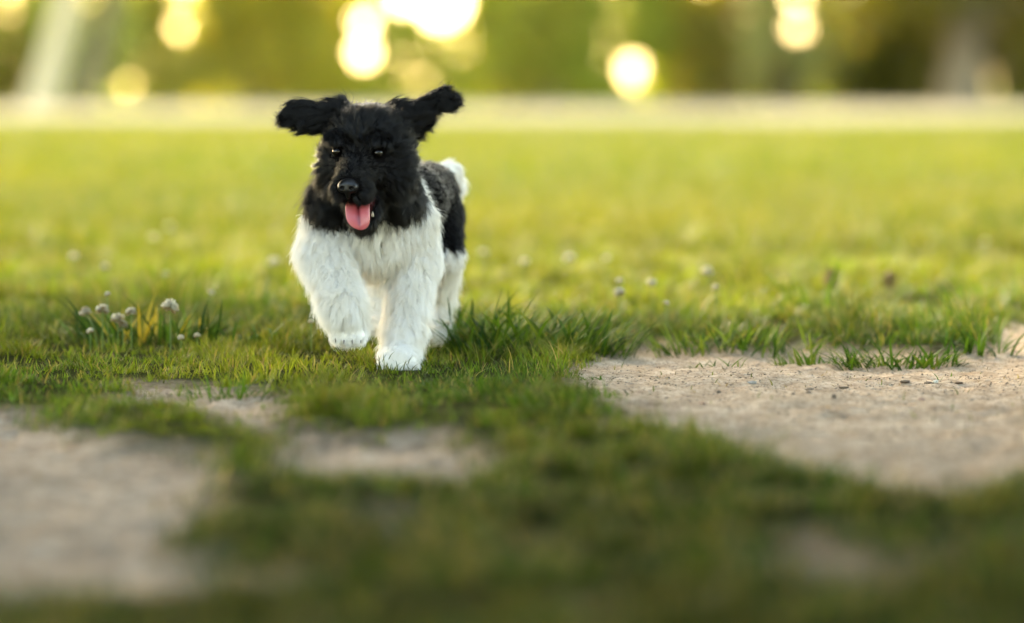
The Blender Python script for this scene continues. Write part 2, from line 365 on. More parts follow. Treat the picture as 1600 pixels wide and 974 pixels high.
# flow direction, fur length, how far the fur stands off, colour (0 black, 1 white)
LEG = body((dn*1.0, 0.022, 0.46, 1)); PAW = body((np.array([0, -0.5, -0.8]), 0.010, 0.36, 1, dict(k=0.01)))
prims = [
 # trunk
 Ell(Q(583, 350, 0.065), (R(74, .065), 0.085, R(76, .065)), fl=dn+np.array([0, .3, 0]), L=0.026, lift=0.42, c=1, n='chest'),
 Cone(Q(592, 330, 0.09), Q(636, 318, 0.2), R(70, .09), R(58, .2), fl=bk, L=0.012, lift=0.16, c=1, n='trunk'),
 Cone(Q(636, 316, 0.2), Q(668, 303, 0.33), R(58, .2), R(50, .33), fl=bk, L=0.011, lift=0.20, c=0, n='flank'),
 Ell(Q(630, 365, 0.2), (R(48, .2), 0.10, R(34, .2)), fl=bk, L=0.014, lift=0.3, c=1, n='belly'),
 # neck and ruff
 Cone(Q(582, 322, 0.055), Q(577, 250, -0.02), R(60, .05), R(54, -.02), fl=dn+np.array([0, -.15, 0]), L=0.032, lift=0.42, c=0, n='neck'),
 Ell(Q(517, 312, 0.0), (R(22), 0.028, R(30)), fl=dn+np.array([-.15, -.1, 0]), L=0.034, lift=0.45, c=0, n='ruff'),
 Ell(Q(618, 308, 0.0), (R(26), 0.03, R(26)), fl=dn+np.array([.1, -.1, 0]), L=0.032, lift=0.42, c=0, n='ruff'),
 # planted fore leg
 Cone(Q(643, 350, .045), Q(648, 405, .055), R(38, .04), R(32, .05), fl=dn+np.array([.15, 0, 0]), L=.016, lift=.4, c=1, n='leg'),
 Cone(Q(648, 405, .055), Q(632, 515, .012), R(32, .05), R(24), n='leg', **LEG),
 Cone(Q(632, 515, .012), Q(625, 552, -.004), R(24), R(23), n='leg', **LEG),
 Ell(Q(624, 557, -.018), (R(29), .034, R(17)), n='paw', **PAW),
 # raised fore leg
 Cone(Q(515, 358, .045), Q(508, 398, .0), R(38, .04), R(36), fl=dn+np.array([-.15, 0, 0]), L=.018, lift=.45, c=1, n='leg'),
 Cone(Q(509, 398, .0), Q(535, 480, -.055), R(36), R(26, -.05), n='leg', **LEG),
 Cone(Q(535, 480, -.055), Q(545, 508, -.045), R(25, -.05), R(21, -.05), n='leg', **LEG),
 Ell(Q(545, 508, -.048), (R(27, -.05), .022, R(18, -.05)), n='paw', **PAW),
 # hind legs
 Cone(Q(690, 335, .30), Q(697, 400, .24), R(34, .3), R(24, .24), fl=dn+np.array([.1, .4, 0]), L=.012, lift=.3, c=1, n='thigh'),
 Cone(Q(697, 400, .24), Q(686, 468, .33), R(20, .24), R(13, .33), n='hind', **LEG),
 Cone(Q(686, 468, .33), Q(680, 512, .27), R(13, .33), R(12, .27), n='hind', **LEG),
 Ell(Q(676, 520, .25), (R(19, .25), .030, R(11, .25)), n='paw', **PAW),
 Cone(Q(618, 340, .31), Q(598, 410, .22), R(36, .31), R(24, .22), fl=dn, L=.012, lift=.3, c=1, n='thigh'),
 Cone(Q(598, 410, .22), Q(588, 462, .28), R(20, .22), R(12, .28), n='hind', **LEG),
 Cone(Q(588, 462, .28), Q(584, 498, .2), R(12, .28), R(11, .2), n='hind', **LEG),
 Ell(Q(583, 504, .18), (R(16, .18), .028, R(10, .18)), n='paw', **PAW),
 # tail
 Cone(Q(676, 272, .36), Q(704, 267, .40), R(12, .36), R(10, .4), fl=np.array([.8, .3, .5]), L=.012, lift=.3, c=1, n='tail'),
 Cone(Q(704, 267, .40), Q(714, 290, .43), R(10, .4), R(9, .43), fl=np.array([.3, 0, -.9]), L=.013, lift=.35, c=1, n='tail'),
 Cone(Q(714, 290, .43), Q(712, 318, .43), R(9, .43), R(6, .43), fl=np.array([.1, 0, -1.]), L=.013, lift=.35, c=1, n='tail'),
 # head
 Ell(H(0, -.002, -.001), (.057, .064, .052), HM, fl=None, L=.025, lift=.28, c=0, n='skull'),
 Ell(H(-.034, .014, -.036), (.027, .034, .034), HM, fl=None, L=.028, lift=.30, c=0, n='cheek'),
 Ell(H(.036, .014, -.036), (.029, .034, .036), HM, fl=None, L=.028, lift=.30, c=0, n='cheek'),
 Cone(H(0, .042, -.030), H(0.002, .092, -.053), .033, .021, fl=None, L=.010, lift=.28, c=0, n='muzzle', k=.016),
 Ell(H(-.011, .094, -.062), (.014, .020, .015), HM, fl=None, L=.014, lift=.38, c=0, n='muzzle', k=.008),
 Ell(H(.015, .094, -.062), (.014, .020, .015), HM, fl=None, L=.014, lift=.38, c=0, n='muzzle', k=.008),
 Cone(H(.006, .03, -.076), H(.012, .068, -.104), .024, .014, fl=dn+np.array([0, .5, 0]), L=.016, lift=.35, c=0, n='jaw', k=.008),
 Ell(H(-.028, .054, .008), (.017, .015, .010), HM, fl=HF*.5-HZ*.6, L=.0105, lift=.5, c=0, n='brow', k=.010),
 Ell(H(.028, .054, .008), (.017, .015, .010), HM, fl=HF*.5-HZ*.6, L=.0105, lift=.5, c=0, n='brow', k=.010),
 # ears thrown out sideways
 Cone(Q(530, 184, -.02), Q(488, 182, -.02), R(25), R(18), fl=np.array([-1, 0, 0.]), L=.022, lift=.24, c=0, n='ear', k=.010),
 Ell(Q(473, 179, -.02), (R(26), .007, R(22)), rotm('Y', -10), fl=np.array([-1, 0, -.1]), L=.022, lift=.24, c=0, n='ear', k=.010),
 Cone(Q(618, 184, -.015), Q(652, 181, -.01), R(24), R(17), fl=np.array([.8, 0, .1]), L=.022, lift=.24, c=0, n='ear', k=.012),
 Cone(Q(640, 195, -.005), Q(652, 192, 0), R(17), R(11), fl=np.array([.6, 0, -.6]), L=.022, lift=.24, c=0, n='ear', k=.010),
 Ell(Q(670, 165, -.01), (R(32), .007, R(14)), rotm('Y', -24), fl=np.array([.85, 0, .5]), L=.028, lift=.26, c=0, n='ear', k=.010),
 Ell(Q(693, 158, -.012), (R(14), .007, R(12)), rotm('Y', 10), fl=np.array([.9, 0, -.3]), L=.018, lift=.3, c=0, n='ear', k=.008),
 Cone(Q(682, 150, -.01), Q(693, 137, -.01), R(7), R(3), fl=np.array([.5, 0, .9]), L=.013, lift=.2, c=0, n='ear', k=.006),
]
# toes: four on each fore paw
def toes(c, r, dirf, spread, rad):
    out = []
    for i, t in enumerate((-1.5, -.5, .5, 1.5)):
        p = np.array(c)+np.array([t*spread, 0, 0])+np.array(dirf)*(1-0.12*abs(t)); out.append(Ell(p, (rad*.9, rad*1.3, rad), n='paw', **PAW))
    return out
T1 = toes(Q(623, 562, -.018), 0, (0, -.028, -.006), R(15), R(9.5)); T2 = toes(Q(545, 514, -.05), 0, (0, -.014, -.012), R(13), R(9))
prims += T1+T2
prims += toes(Q(676, 523, .25), 0, (0, -.022, -.003), R(9), R(7))+toes(Q(583, 506, .18), 0, (0, -.022, -.003), R(8), R(6.5))
EYES = [H(-.0295, .0575, -.0100), H(.0295, .0575, -.0100)]
subs = [Ell(e_, (.0074,)*3, sub=True, k=.004) for e_ in EYES]
# the mouth: a wedge cut between muzzle and lower jaw
subs.append(Ell(H(.009, .080, -.0845), (.023, .042, .0115), HM@rotm('X', -24), sub=True, k=.005))
V, F = solid(prims+subs, 0.0042, 0.016)

skin_m = simple_mat('puppy_skin', (0.02, 0.017, 0.016), 0.7, 0.2)
m, nt, b = new_mat('puppy_hide'); at = nd(nt, 'ShaderNodeAttribute', attribute_name='Col'); nt.links.new(at.outputs['Color'], b.inputs['Base Color']); b.inputs['Roughness'].default_value = 1.0; b.inputs['Specular IOR Level'].default_value = 0.0
VN = np.zeros_like(V)
fn = np.cross(V[F[:, 2]]-V[F[:, 0]], V[F[:, 3]]-V[F[:, 1]])
for k in range(4): np.add.at(VN, F[:, k], fn)
VN /= np.maximum(np.linalg.norm(VN, axis=1, keepdims=True), 1e-9)
def N3d(p, f, seed=0):
    return (N1(p[..., 0]*f+seed, p[..., 1]*f*0.9+p[..., 2]*f*.35) + N2(p[..., 2]*f+seed*3, p[..., 1]*f*.4+p[..., 0]*f*0.5))
REGN = [p_.kw['n'] for p_ in prims]
FLOW = np.array([p_.kw['fl'] if p_.kw['fl'] is not None else (0, 0, 0) for p_ in prims], float)
HEADF = np.array([p_.kw['fl'] is None for p_ in prims]); LEN = np.array([p_.kw['L'] for p_ in prims]); LIFT = np.array([p_.kw['lift'] for p_ in prims]); WHT = np.array([p_.kw['c'] for p_ in prims], float)
def weights(p):
    D = np.stack([pr.d(p) for pr in prims], 1); D = D-D.min(1, keepdims=True); w = np.exp(-D/0.006); return w/w.sum(1, keepdims=True)
def dogpx(p):                                     # front-view position on the puppy, in photo px of its own scale
    return 625+(p[:, 0]-Q(625, 575)[0])*FPX/DY, 575-(p[:, 2]-Q(625, 575)[2])*FPX/DY
NOSE = H(.002, .112, -.054)
neckid = [i for i, r_ in enumerate(REGN) if r_ in ('neck', 'ruff')]; headid = [i for i, r_ in enumerate(REGN) if r_ in ('skull', 'cheek', 'muzzle', 'jaw', 'brow', 'ear')]
trunkid = [i for i, r_ in enumerate(REGN) if r_ in ('chest', 'trunk', 'flank', 'belly', 'thigh')]
def whiteness(p, w):
    u, v = dogpx(p); dy = p[:, 1]-DY; c = w@WHT; nz = N3d(p, 70, 3)*14+N3d(p, 190, 8)*12
    front = dy < 0.085
    bound = np.interp(u, [460, 480, 510, 545, 575, 600, 652, 668, 700], [318, 326, 345, 356, 345, 338, 334, 250, 230])
    tr = (w[:, trunkid+neckid].sum(1) > 0.5) | ((w[:, headid].sum(1) < .5) & (v < bound))
    c = np.where(tr & front, (v+nz > bound)*1.0, c)
    c = np.where(tr & front & (np.abs(u-633) < 9) & (v > 300) & (v+nz < 334) & (nz > 1.5), 1.0, c)   # pale flecks in the ruff
    # shoulder stripe, black saddle and flank, white belly
    side = tr & ~front
    saddle = (dy+nz*.0016 > 0.125) & (v+nz < np.interp(dy, [.1, .2, .3, .4], [412, 408, 398, 380])) & (dy+nz*.001 < 0.385)
    c = np.where(side, np.where(saddle, 0.0, 1.0), c)
    return c
hw = weights(V); hc = whiteness(V, hw)
hcol = np.where(hc[:, None] > .5, [[0.85, 0.83, 0.80]], [[0.005, 0.0045, 0.0045]])
inm = np.stack([s_.d(V) for s_ in subs[2:]], 1).min(1) < .002
hcol[inm] = (0.05, 0.012, 0.012)
puppy = mesh_np('puppy', V, F.ravel(), np.full(len(F), 4), m, True, hcol)
tag(puppy, 'black and white fluffy puppy running over the grass with its tongue out', 'puppy')

# fur strands
def fur(nroots, seed):
    r = np.random.default_rng(seed)
    tri = np.concatenate([F[:, [0, 1, 2]], F[:, [0, 2, 3]]]); A, B, C = V[tri[:, 0]], V[tri[:, 1]], V[tri[:, 2]]
    ar = np.linalg.norm(np.cross(B-A, C-A), axis=1); cen = (A+B+C)/3
    ar = ar*np.where(cen[:, 1] > DY+.2, .6, 1.0)
    headz = np.linalg.norm(cen-HC, axis=1) < .14; ar = ar*np.where(headz, 1.7, 1.0)
    pick = r.choice(len(tri), nroots, p=ar/ar.sum()); u, v = r.random(nroots), r.random(nroots); f = u+v > 1; u[f], v[f] = 1-u[f], 1-v[f]
    p = A[pick]+(B-A)[pick]*u[:, None]+(C-A)[pick]*v[:, None]
    w = weights(p); c = whiteness(p, w); n = VN[tri[pick, 0]]*(1-u-v)[:, None]+VN[tri[pick, 1]]*u[:, None]+VN[tri[pick, 2]]*v[:, None]; n /= np.linalg.norm(n, axis=1, keepdims=True)
    de = np.stack([np.linalg.norm(p-e_+HZ*.0024, axis=1) for e_ in EYES], 1).min(1)
    dn_ = np.linalg.norm((p-H(.002, .115, -.055))@HM/np.array([.016, .014, .013]), axis=1)
    dm = np.stack([s_.d(p) for s_ in subs[2:]], 1).min(1)
    keep = (de > .0070) & (dn_ > 1.0) & (dm > .0025)
    p, w, c, n, de = p[keep], w[keep], c[keep], n[keep], de[keep]
    wh = w[:, HEADF].sum(1, keepdims=True)
    rad = p-NOSE; rad = rad + HZ*0.02 + HX*(((p-HC)@HX)*0.8)[:, None]; rad /= np.linalg.norm(rad, axis=1, keepdims=True)
    rad = np.where((((p-HC)@HZ) < -.03)[:, None], rad+dn*0.8, rad)
    fl = (w@FLOW) + wh*rad
    fl = fl - n*(fl*n).sum(1, keepdims=True); fl /= np.maximum(np.linalg.norm(fl, axis=1, keepdims=True), 1e-6)
    L = (w@LEN)*np.where(r.random(len(p)) < .12, r.uniform(1.1, 1.5, len(p)), r.uniform(.55, 1.1, len(p))); lift = (w@LIFT)
    L = L*np.clip((de-.006)/.02, .22, 1)
    # locks: strands lean together
    def clump(size, jit):
        jj = np.stack([N3d(p, 60, s) for s in (1, 5, 9)], 1)*jit
        key = np.floor((p+jj)/size).astype(np.int64); key = key-key.min(0); k = key[:, 0]*4000000+key[:, 1]*2000+key[:, 2]
        _, inv, ct_ = np.unique(k, return_inverse=True, return_counts=True)
        return inv, ct_
    shag = (w[:, [i for i, r_ in enumerate(REGN) if r_ in ('ear', 'neck', 'ruff', 'cheek', 'jaw')]].sum(1) > .5)
    i1, c1 = clump(.0058, .010); i2, c2 = clump(.0085, .012)
    inv = np.where(shag, i2, i1+c2.size); inv = np.unique(inv, return_inverse=True)[1]; ct_ = np.bincount(inv)
    nz = r.normal(0, 1, (len(p), 3)); lock = r.normal(0, 1, (ct_.size, 3))[inv]
    d = fl*(1-lift)[:, None] + n*lift[:, None] + nz*.13 + lock*.21; d /= np.linalg.norm(d, axis=1, keepdims=True)
    tip = p + d*L[:, None]
    tc_ = np.stack([np.bincount(inv, tip[:, k])/ct_ for k in range(3)], 1)[inv]
    wh_ = wh; free = (r.random(len(p)) < .16)[:, None]; cl = np.where(free, 0.0, np.where(shag, .52, np.where(c > .5, .33, .42))[:, None]); tip = tip*(1-cl)+tc_*cl
    d = tip-p; K = 6; ts = np.linspace(0, 1, K); pts = []
    side = np.cross(d, n); ph = r.uniform(0, 6.28, ct_.size)[inv]
    sag = (fl*.22 - n*.20 + dn*.10)*L[:, None]
    wav = np.where(w[:, [i for i, r_ in enumerate(REGN) if r_ in ('ear', 'neck', 'ruff')]].sum(1) > .5, .17, .09)
    for t in ts: pts.append(p-n*.0015 + d*t + n*(L*.30*t*(1-t))[:, None] + sag*t*t + side*(wav*np.sin(ph+t*5))[:, None]*t*1.6)
    return np.stack(pts, 1), c > .5, L
pts, isw, L = fur(330000, 5)
def curves(name, pts, mat, r0, parent):
    cu = bpy.data.hair_curves.new(name); n, K = pts.shape[:2]; cu.add_curves([K]*n)
    cu.attributes['position'].data.foreach_set('vector', pts.astype(np.float32).ravel())
    ra = cu.attributes.get('radius') or cu.attributes.new('radius', 'FLOAT', 'POINT')
    ra.data.foreach_set('value', np.tile((r0*np.linspace(1, .25, K)).astype(np.float32), n))
    cu.materials.append(mat); o = bpy.data.objects.new(name, cu); COL.objects.link(o); o.parent = parent
    return o
bm_ = simple_mat('black_fur', (.0045, .0038, .0037), .32, .30)
wm_ = simple_mat('white_fur', (0.91, 0.90, 0.885), .6, .3, (.85, .82, .76), 22)
curves('black_fur', pts[~isw], bm_, .00022, puppy); curves('white_fur', pts[isw], wm_, .00024, puppy)

# eyes, nose, tongue, teeth, claws
def uv_ball(name, c, r, mat, M=np.eye(3), seg=20, ring=12):
    vs = []; fs = []
    for i in range(ring+1):
        t = math.pi*i/ring
        for j in range(seg):
            a = 2*math.pi*j/seg; l = np.array([math.sin(t)*math.cos(a), math.sin(t)*math.sin(a), math.cos(t)])*np.array(r); vs.append(np.array(c)+M@l)
    for i in range(ring):
        for j in range(seg): fs += [i*seg+j, (i+1)*seg+j, (i+1)*seg+(j+1) % seg, i*seg+(j+1) % seg]
    return mesh_np(name, vs, fs, np.full(len(fs)//4, 4), mat, True, None, puppy)
eye_m = simple_mat('wet_eye', (0.004, 0.0025, 0.002), 0.05, 0.45); nose_m = simple_mat('wet_nose', (0.008, 0.0075, 0.008), 0.30, 0.35)
nt = nose_m.node_tree; n = nd(nt, 'ShaderNodeTexVoronoi'); n.inputs['Scale'].default_value = 900; bp = nd(nt, 'ShaderNodeBump'); bp.inputs['Strength'].default_value = .25; bp.inputs['Distance'].default_value = .0006
tc = nd(nt, 'ShaderNodeTexCoord'); nt.links.new(tc.outputs['Object'], n.inputs['Vector']); nt.links.new(n.outputs['Distance'], bp.inputs['Height']); nt.links.new(bp.outputs[0], nt.nodes['Principled BSDF'].inputs['Normal'])
for e_ in EYES: uv_ball('eye', e_, (.0067,)*3, eye_m)
for e_ in EYES:
    pass
np_ = [Ell(H(0.0020, .113, -0.0540), (.0135, .010, .0095), HM, n=''), Ell(H(-0.0055, .113, -0.0570), (.0075, .009, .0075), HM), Ell(H(0.0095, .113, -0.0570), (.0075, .009, .0075), HM),
       Cone(H(0.0020, .118, -0.0600), H(0.0020, .112, -0.0700), .005, .003),
       Ell(H(-0.0045, .1235, -0.0580), (.0032, .006, .0028), HM@rotm('Y', 25), sub=True, k=.001), Ell(H(0.0085, .1235, -0.0580), (.0032, .006, .0028), HM@rotm('Y', -25), sub=True, k=.001)]
nv, nf = solid(np_, .0008, .003, .004); mesh_np('nose', nv, nf.ravel(), np.full(len(nf), 4), nose_m, True, None, puppy)
# tongue: a grooved, curved tapering slab
ton_m, nt, b = new_mat('tongue'); b.inputs['Base Color'].default_value = (0.50, 0.105, 0.125, 1); b.inputs['Roughness'].default_value = .24
b.inputs['Subsurface Weight'].default_value = .25; b.inputs['Subsurface Radius'].default_value = (.004, .0015, .001)
n = nd(nt, 'ShaderNodeTexNoise'); n.inputs['Scale'].default_value = 900; bp = nd(nt, 'ShaderNodeBump'); bp.inputs['Strength'].default_value = .3; bp.inputs['Distance'].default_value = .0008
tc = nd(nt, 'ShaderNodeTexCoord'); nt.links.new(tc.outputs['Object'], n.inputs['Vector']); nt.links.new(n.outputs['Fac'], bp.inputs['Height']); nt.links.new(bp.outputs[0], b.inputs['Normal'])
path = np.array([[.006, .050, -.083], [.007, .068, -.0815], [.009, .082, -.0835], [.011, .090, -.089], [.013, .0945, -.098], [.015, .097, -.107], [.017, .098, -.1155]])
tt = np.linspace(0, 1, 22); ctr = np.stack([np.interp(tt, np.linspace(0, 1, 7), path[:, k]) for k in range(3)], 1)
for _ in range(3): ctr[1:-1] = .25*ctr[:-2]+.5*ctr[1:-1]+.25*ctr[2:]
tv = []; tf = []; tcol = []; NR = 24
for i, t in enumerate(tt):
    tg = ctr[min(i+1, 21)]-ctr[max(i-1, 0)]; tg /= np.linalg.norm(tg); up = np.cross(np.array([1., 0, 0]), tg)
    hwid = .0150*(1+.14*math.sin(t*3.1))*math.sqrt(max(1-max(0, (t-.72)/.285)**2, .0004)); th_ = .0034*(1 if t < .8 else max(.25, 1-(t-.8)*3))
    for j in range(NR):
        a = 2*math.pi*j/NR; x = math.cos(a)*hwid; s_ = math.sin(a)
        y = (abs(s_)**.6)*np.sign(s_)*th_
        if s_ > 0: y -= .0052*math.exp(-(x/.0028)**2)*(1 if t < .85 else .3) - .0016*(x/.0155)**2
        y += .0045*(x/.0155)**2*np.sign(1)
        gk = math.exp(-(x/.0022)**2)*(s_ > 0)*(1 if t < .9 else .3); ek = (abs(x)/max(hwid, .001))**3; tcol.append(np.array([.50, .105, .125])*(1-gk-.5*ek*(1-gk)) + np.array([.26, .035, .05])*gk + np.array([.62, .22, .23])*.5*ek*(1-gk))
        tv.append(H(*(ctr[i]+np.array([1., 0, 0])*x+up*y)))
for i in range(21):
    for j in range(NR): tf += [i*NR+j, i*NR+(j+1) % NR, (i+1)*NR+(j+1) % NR, (i+1)*NR+j]
cnt = [4]*(len(tf)//4); tf += list(range(21*NR, 22*NR)); cnt.append(NR)
ta = nd(ton_m.node_tree, 'ShaderNodeAttribute', attribute_name='Col'); ton_m.node_tree.links.new(ta.outputs['Color'], ton_m.node_tree.nodes['Principled BSDF'].inputs['Base Color'])
mesh_np('tongue', tv, tf, cnt, ton_m, True, np.array(tcol), puppy)
tooth_m = simple_mat('tooth', (.5, .45, .36), .3, .4); claw_m = simple_mat('claw', (.16, .13, .12), .4, .5)
def spike(name, a, bq, r, mat):
    a, bq = np.array(a), np.array(bq); d = bq-a; e1 = np.cross(d, [0.3, 1, .2]); e1 /= np.linalg.norm(e1); e2 = np.cross(d, e1); e2 /= np.linalg.norm(e2)
    vs = []; fs = []; lv = ((0, 1), (.4, .85), (.8, .45), (1, .1))
    for (t, k) in lv:
        for j in range(8): an = j*math.pi/4; vs.append(a+d*t+(e1*math.cos(an)+e2*math.sin(an))*r*k)
    for i in range(3):
        for j in range(8): fs += [i*8+j, i*8+(j+1) % 8, (i+1)*8+(j+1) % 8, (i+1)*8+j]
    cn = [4]*(len(fs)//4); fs += list(range(24, 32)); cn.append(8)
    return mesh_np(name, vs, fs, cn, mat, True, None, puppy)
for (x, y, z, l) in ((.0275, .073, -.0955, .005),): spike('tooth', H(x, y, z-.002), H(x, y+.001, z+l), .0022, tooth_m)
for T in (T1, T2):
    for e_ in T: spike('claw', e_.c+np.array([0, -.006, 0]), e_.c+np.array([0, -.0145, -.0085]), .0016, claw_m)

wr = np.random.default_rng(4); wp = []
for i in range(22):
    sd = -1 if i % 2 else 1; a = H(.002+sd*wr.uniform(.012, .022), wr.uniform(.088, .104), wr.uniform(-.068, -.056)); d = HX*sd*wr.uniform(.5, 1)+HF*wr.uniform(.1, .6)+HZ*wr.uniform(-.6, .15); l = wr.uniform(.015, .032)
    wp.append([a+d*l*t+dn*.006*t*t for t in np.linspace(0, 1, 6)])
whisker_m = simple_mat('whisker', (.03, .028, .026), .4, .5); curves('whiskers', np.array(wp), whisker_m, .00013, puppy)

# ------------------------------------------------------------------ weeds, tufts and flowers
def gpt(u, v):
    p = G(u, v); d = dirt_soft(p[:1], p[1:2]); p[2] = ground_z(p[:1], p[1:2], d)[0]; return p
TUFT = leaf_mat('tuft_blade', 0.3, rough=.6, spec=.03)
def blade_mesh(name, h, w, bend, col, seed, seg=6):
    r = random.Random(seed); vs = []; fs = []; cn = []; a = 0
    x = z = 0.0; ang = r.uniform(.1, .3)
    for i in range(seg+1):
        t = i/seg; ww = w*.5*min(1, .55+2*t)*(1-t**2.2) + 0.0002; fold = ww*.35
        vs += [(x+fold*.6, -ww, z), (x, 0, z-fold*.1), (x+fold*.6, ww, z)]
        ang += bend/seg; x += math.sin(ang)*h/seg; z += math.cos(ang)*h/seg
    for i in range(seg):
        for k in (0, 1): fs += [i*3+k, i*3+k+1, i*3+k+4, i*3+k+3]; cn.append(4)
    o = mesh_np(name, vs, fs, cn, TUFT, True, np.tile(np.array(col), (len(vs), 1))); me = o.data; bpy.data.objects.remove(o); return me
def tuft(name, label, cat, u, v, n, h, w, rx, ry, cols, bend=1.0, group=None, seed=1, tilt=0.0):
    r = random.Random(seed); base = gpt(u, v); root = empty(name, base); tag(root, label, cat, group)
    ms = [blade_mesh('blade', h*r.uniform(.7, 1.15), w*r.uniform(.8, 1.2), bend*r.uniform(.4, 1.5), np.array(c_)*r.uniform(.7, 1.2), seed*50+i) for i, c_ in enumerate(cols*3)]
    for i in range(n):
        o = bpy.data.objects.new('blade', r.choice(ms)); COL.objects.link(o); o.parent = root
        dx, dy = r.uniform(-rx, rx), r.uniform(-ry, ry); z = ground_z(np.array([base[0]+dx]), np.array([base[1]+dy]), dirt_soft(np.array([base[0]+dx]), np.array([base[1]+dy])))[0]-base[2]
        o.location = (dx, dy, z-.003); out = math.atan2(dy*.5+r.gauss(0, .4*ry), dx+r.gauss(0, .5*rx)); o.rotation_euler = (r.gauss(0, .2), tilt+r.uniform(-.15, .38)*min(1.5, .4+abs(dx)/max(rx, .01)), out+r.gauss(0, .6))
        s = r.uniform(.55, 1.1); o.scale = (s, s, s)
    return root
D1, D2, D3, YB, PB = (.03, .072, .012), (.055, .115, .016), (.02, .048, .011), (.26, .21, .04), (.12, .17, .03)
tuft('grass_tuft', 'broad dark green grass tuft right behind the planted paw', 'grass tuft', 830, 554, 330, .092, .0052, .15, .075, [D1, D2, D3, D1, D2, PB], .8, None, 3)
tuft('grass_tuft', 'long thick blades leaning against the white hind leg', 'grass tuft', 712, 548, 44, .105, .0065, .04, .03, [D1, D2, D1], .5, None, 4, .25)
tuft('grass_tuft', 'low tuft with a long pale blade lying at the sand edge', 'grass tuft', 985, 545, 16, .06, .004, .06, .03, [D2, D2, D1], 1.5, None, 5, .3)
tuft('grass_tuft', 'bushy bright tuft standing on the far rim of the right sand patch', 'grass tuft', 1405, 564, 170, .052, .0045, .085, .04, [D2, PB, D2, D1], .9, None, 6)
tuft('grass_tuft', 'small yellow green tuft left of the bushy tuft on the right sand patch', 'grass tuft', 1275, 562, 80, .034, .004, .06, .03, [PB, D2, PB], .9, None, 7)
tuft('grass_tuft', 'dark tuft at the right end of the sand patch', 'grass tuft', 1530, 552, 50, .06, .005, .05, .03, [D1, D3, D2], 1.2, None, 8)
tuft('grass_tuft', 'dark shaggy tuft where the lawn meets the sand, right of centre', 'grass tuft', 1150, 548, 170, .062, .0045, .12, .05, [D1, D2, PB], 1.0, None, 9)
tuft('grass_tuft', 'feathery green tuft at the edge of the small sand patch left of the puppy', 'grass tuft', 355, 622, 70, .042, .003, .06, .03, [D2, PB, D2], .8, None, 10)
tuft('grass_tuft', 'dark clump with long slanting blades among the clover flowers', 'grass tuft', 225, 545, 120, .09, .006, .11, .06, [D1, D2, D3, D2, YB], .9, None, 12)
tuft('grass_tuft', 'arching blue green blades between the clover and the raised paw', 'grass tuft', 420, 548, 40, .07, .006, .07, .05, [D1, (.06, .13, .05), D2], 1.5, None, 13)
tuft('grass_tuft', 'tall single dark blades standing up from the lawn at right', 'grass tuft', 1275, 500, 9, .13, .006, .04, .04, [D2, D1], .5, None, 14)
for i, (u, v, n, h, lab) in enumerate(((1135,570,14,.03,'sprig on the sand below the shaggy tuft'), (1210,580,9,.018,'tiny seedling on the sand, second from the shaggy tuft'), (985,612,16,.018,'small sprig at the left tip of the right sand patch'),
        (1050,586,12,.014,'flat seedling lying on the sand near its left tip'), (1360,578,10,.014,'dark flat seedling in front of the bushy tuft'), (1328,584,8,.010,'brownish seedling on the sand in front of the bushy tuft'), (1358,722,30,.016,'lone blurred sprout in the middle of the near sand'), (930,592,14,.025,'thin sprigs creeping onto the sand beside the lawn'), (1100, 568, 10, .02, 'low sprig at the back edge of the right sand patch'))):
    tuft('seedling', lab, 'seedling', u, v, n, h, .003, .022, .012, [D2, PB, D1], 1.2, None, 30+i, .3)
# dry brown seed stalk
def weed(u, v, h, label, seed):
    r = random.Random(seed); base = gpt(u, v); root = empty('dry_weed', base); tag(root, label, 'weed')
    vs, fs = [], []
    for i in range(6):
        for j in range(5): a = j*1.2566; vs.append((.0012*math.cos(a)+.004*math.sin(i), .0012*math.sin(a), h*i/5))
    for i in range(5):
        for j in range(5): fs += [i*5+j, i*5+(j+1) % 5, (i+1)*5+(j+1) % 5, (i+1)*5+j]
    mesh_np('stem', vs, fs, [4]*(len(fs)//4), BROWN, True, None, root)
    vs, fs = [], []
    for i in range(90):
        z = h*r.uniform(.55, 1.05); a = r.uniform(0, 6.28); q_ = r.uniform(.002, .010)*(1.5-abs(z/h-.8)*2); c = np.array([q_*math.cos(a), q_*math.sin(a), z]); k = len(vs)
        for t in range(4): vs.append(c+np.array([r.uniform(-1, 1), r.uniform(-1, 1), r.uniform(-1, 1.6)])*.004)
        fs += [k, k+1, k+2, k, k+2, k+3, k, k+3, k+1, k+1, k+3, k+2]
    mesh_np('seed_head', vs, fs, [3]*(len(fs)//3), BROWN, False, None, root)
BROWN = simple_mat('dry_brown', (.10, .055, .03), .8, .2, (.16, .10, .05), 80)
weed(1300, 492, .06, 'brown dried seed head rising from the lawn at right', 1); weed(1390, 488, .05, 'low brown dried weed at the right of the lawn', 2)

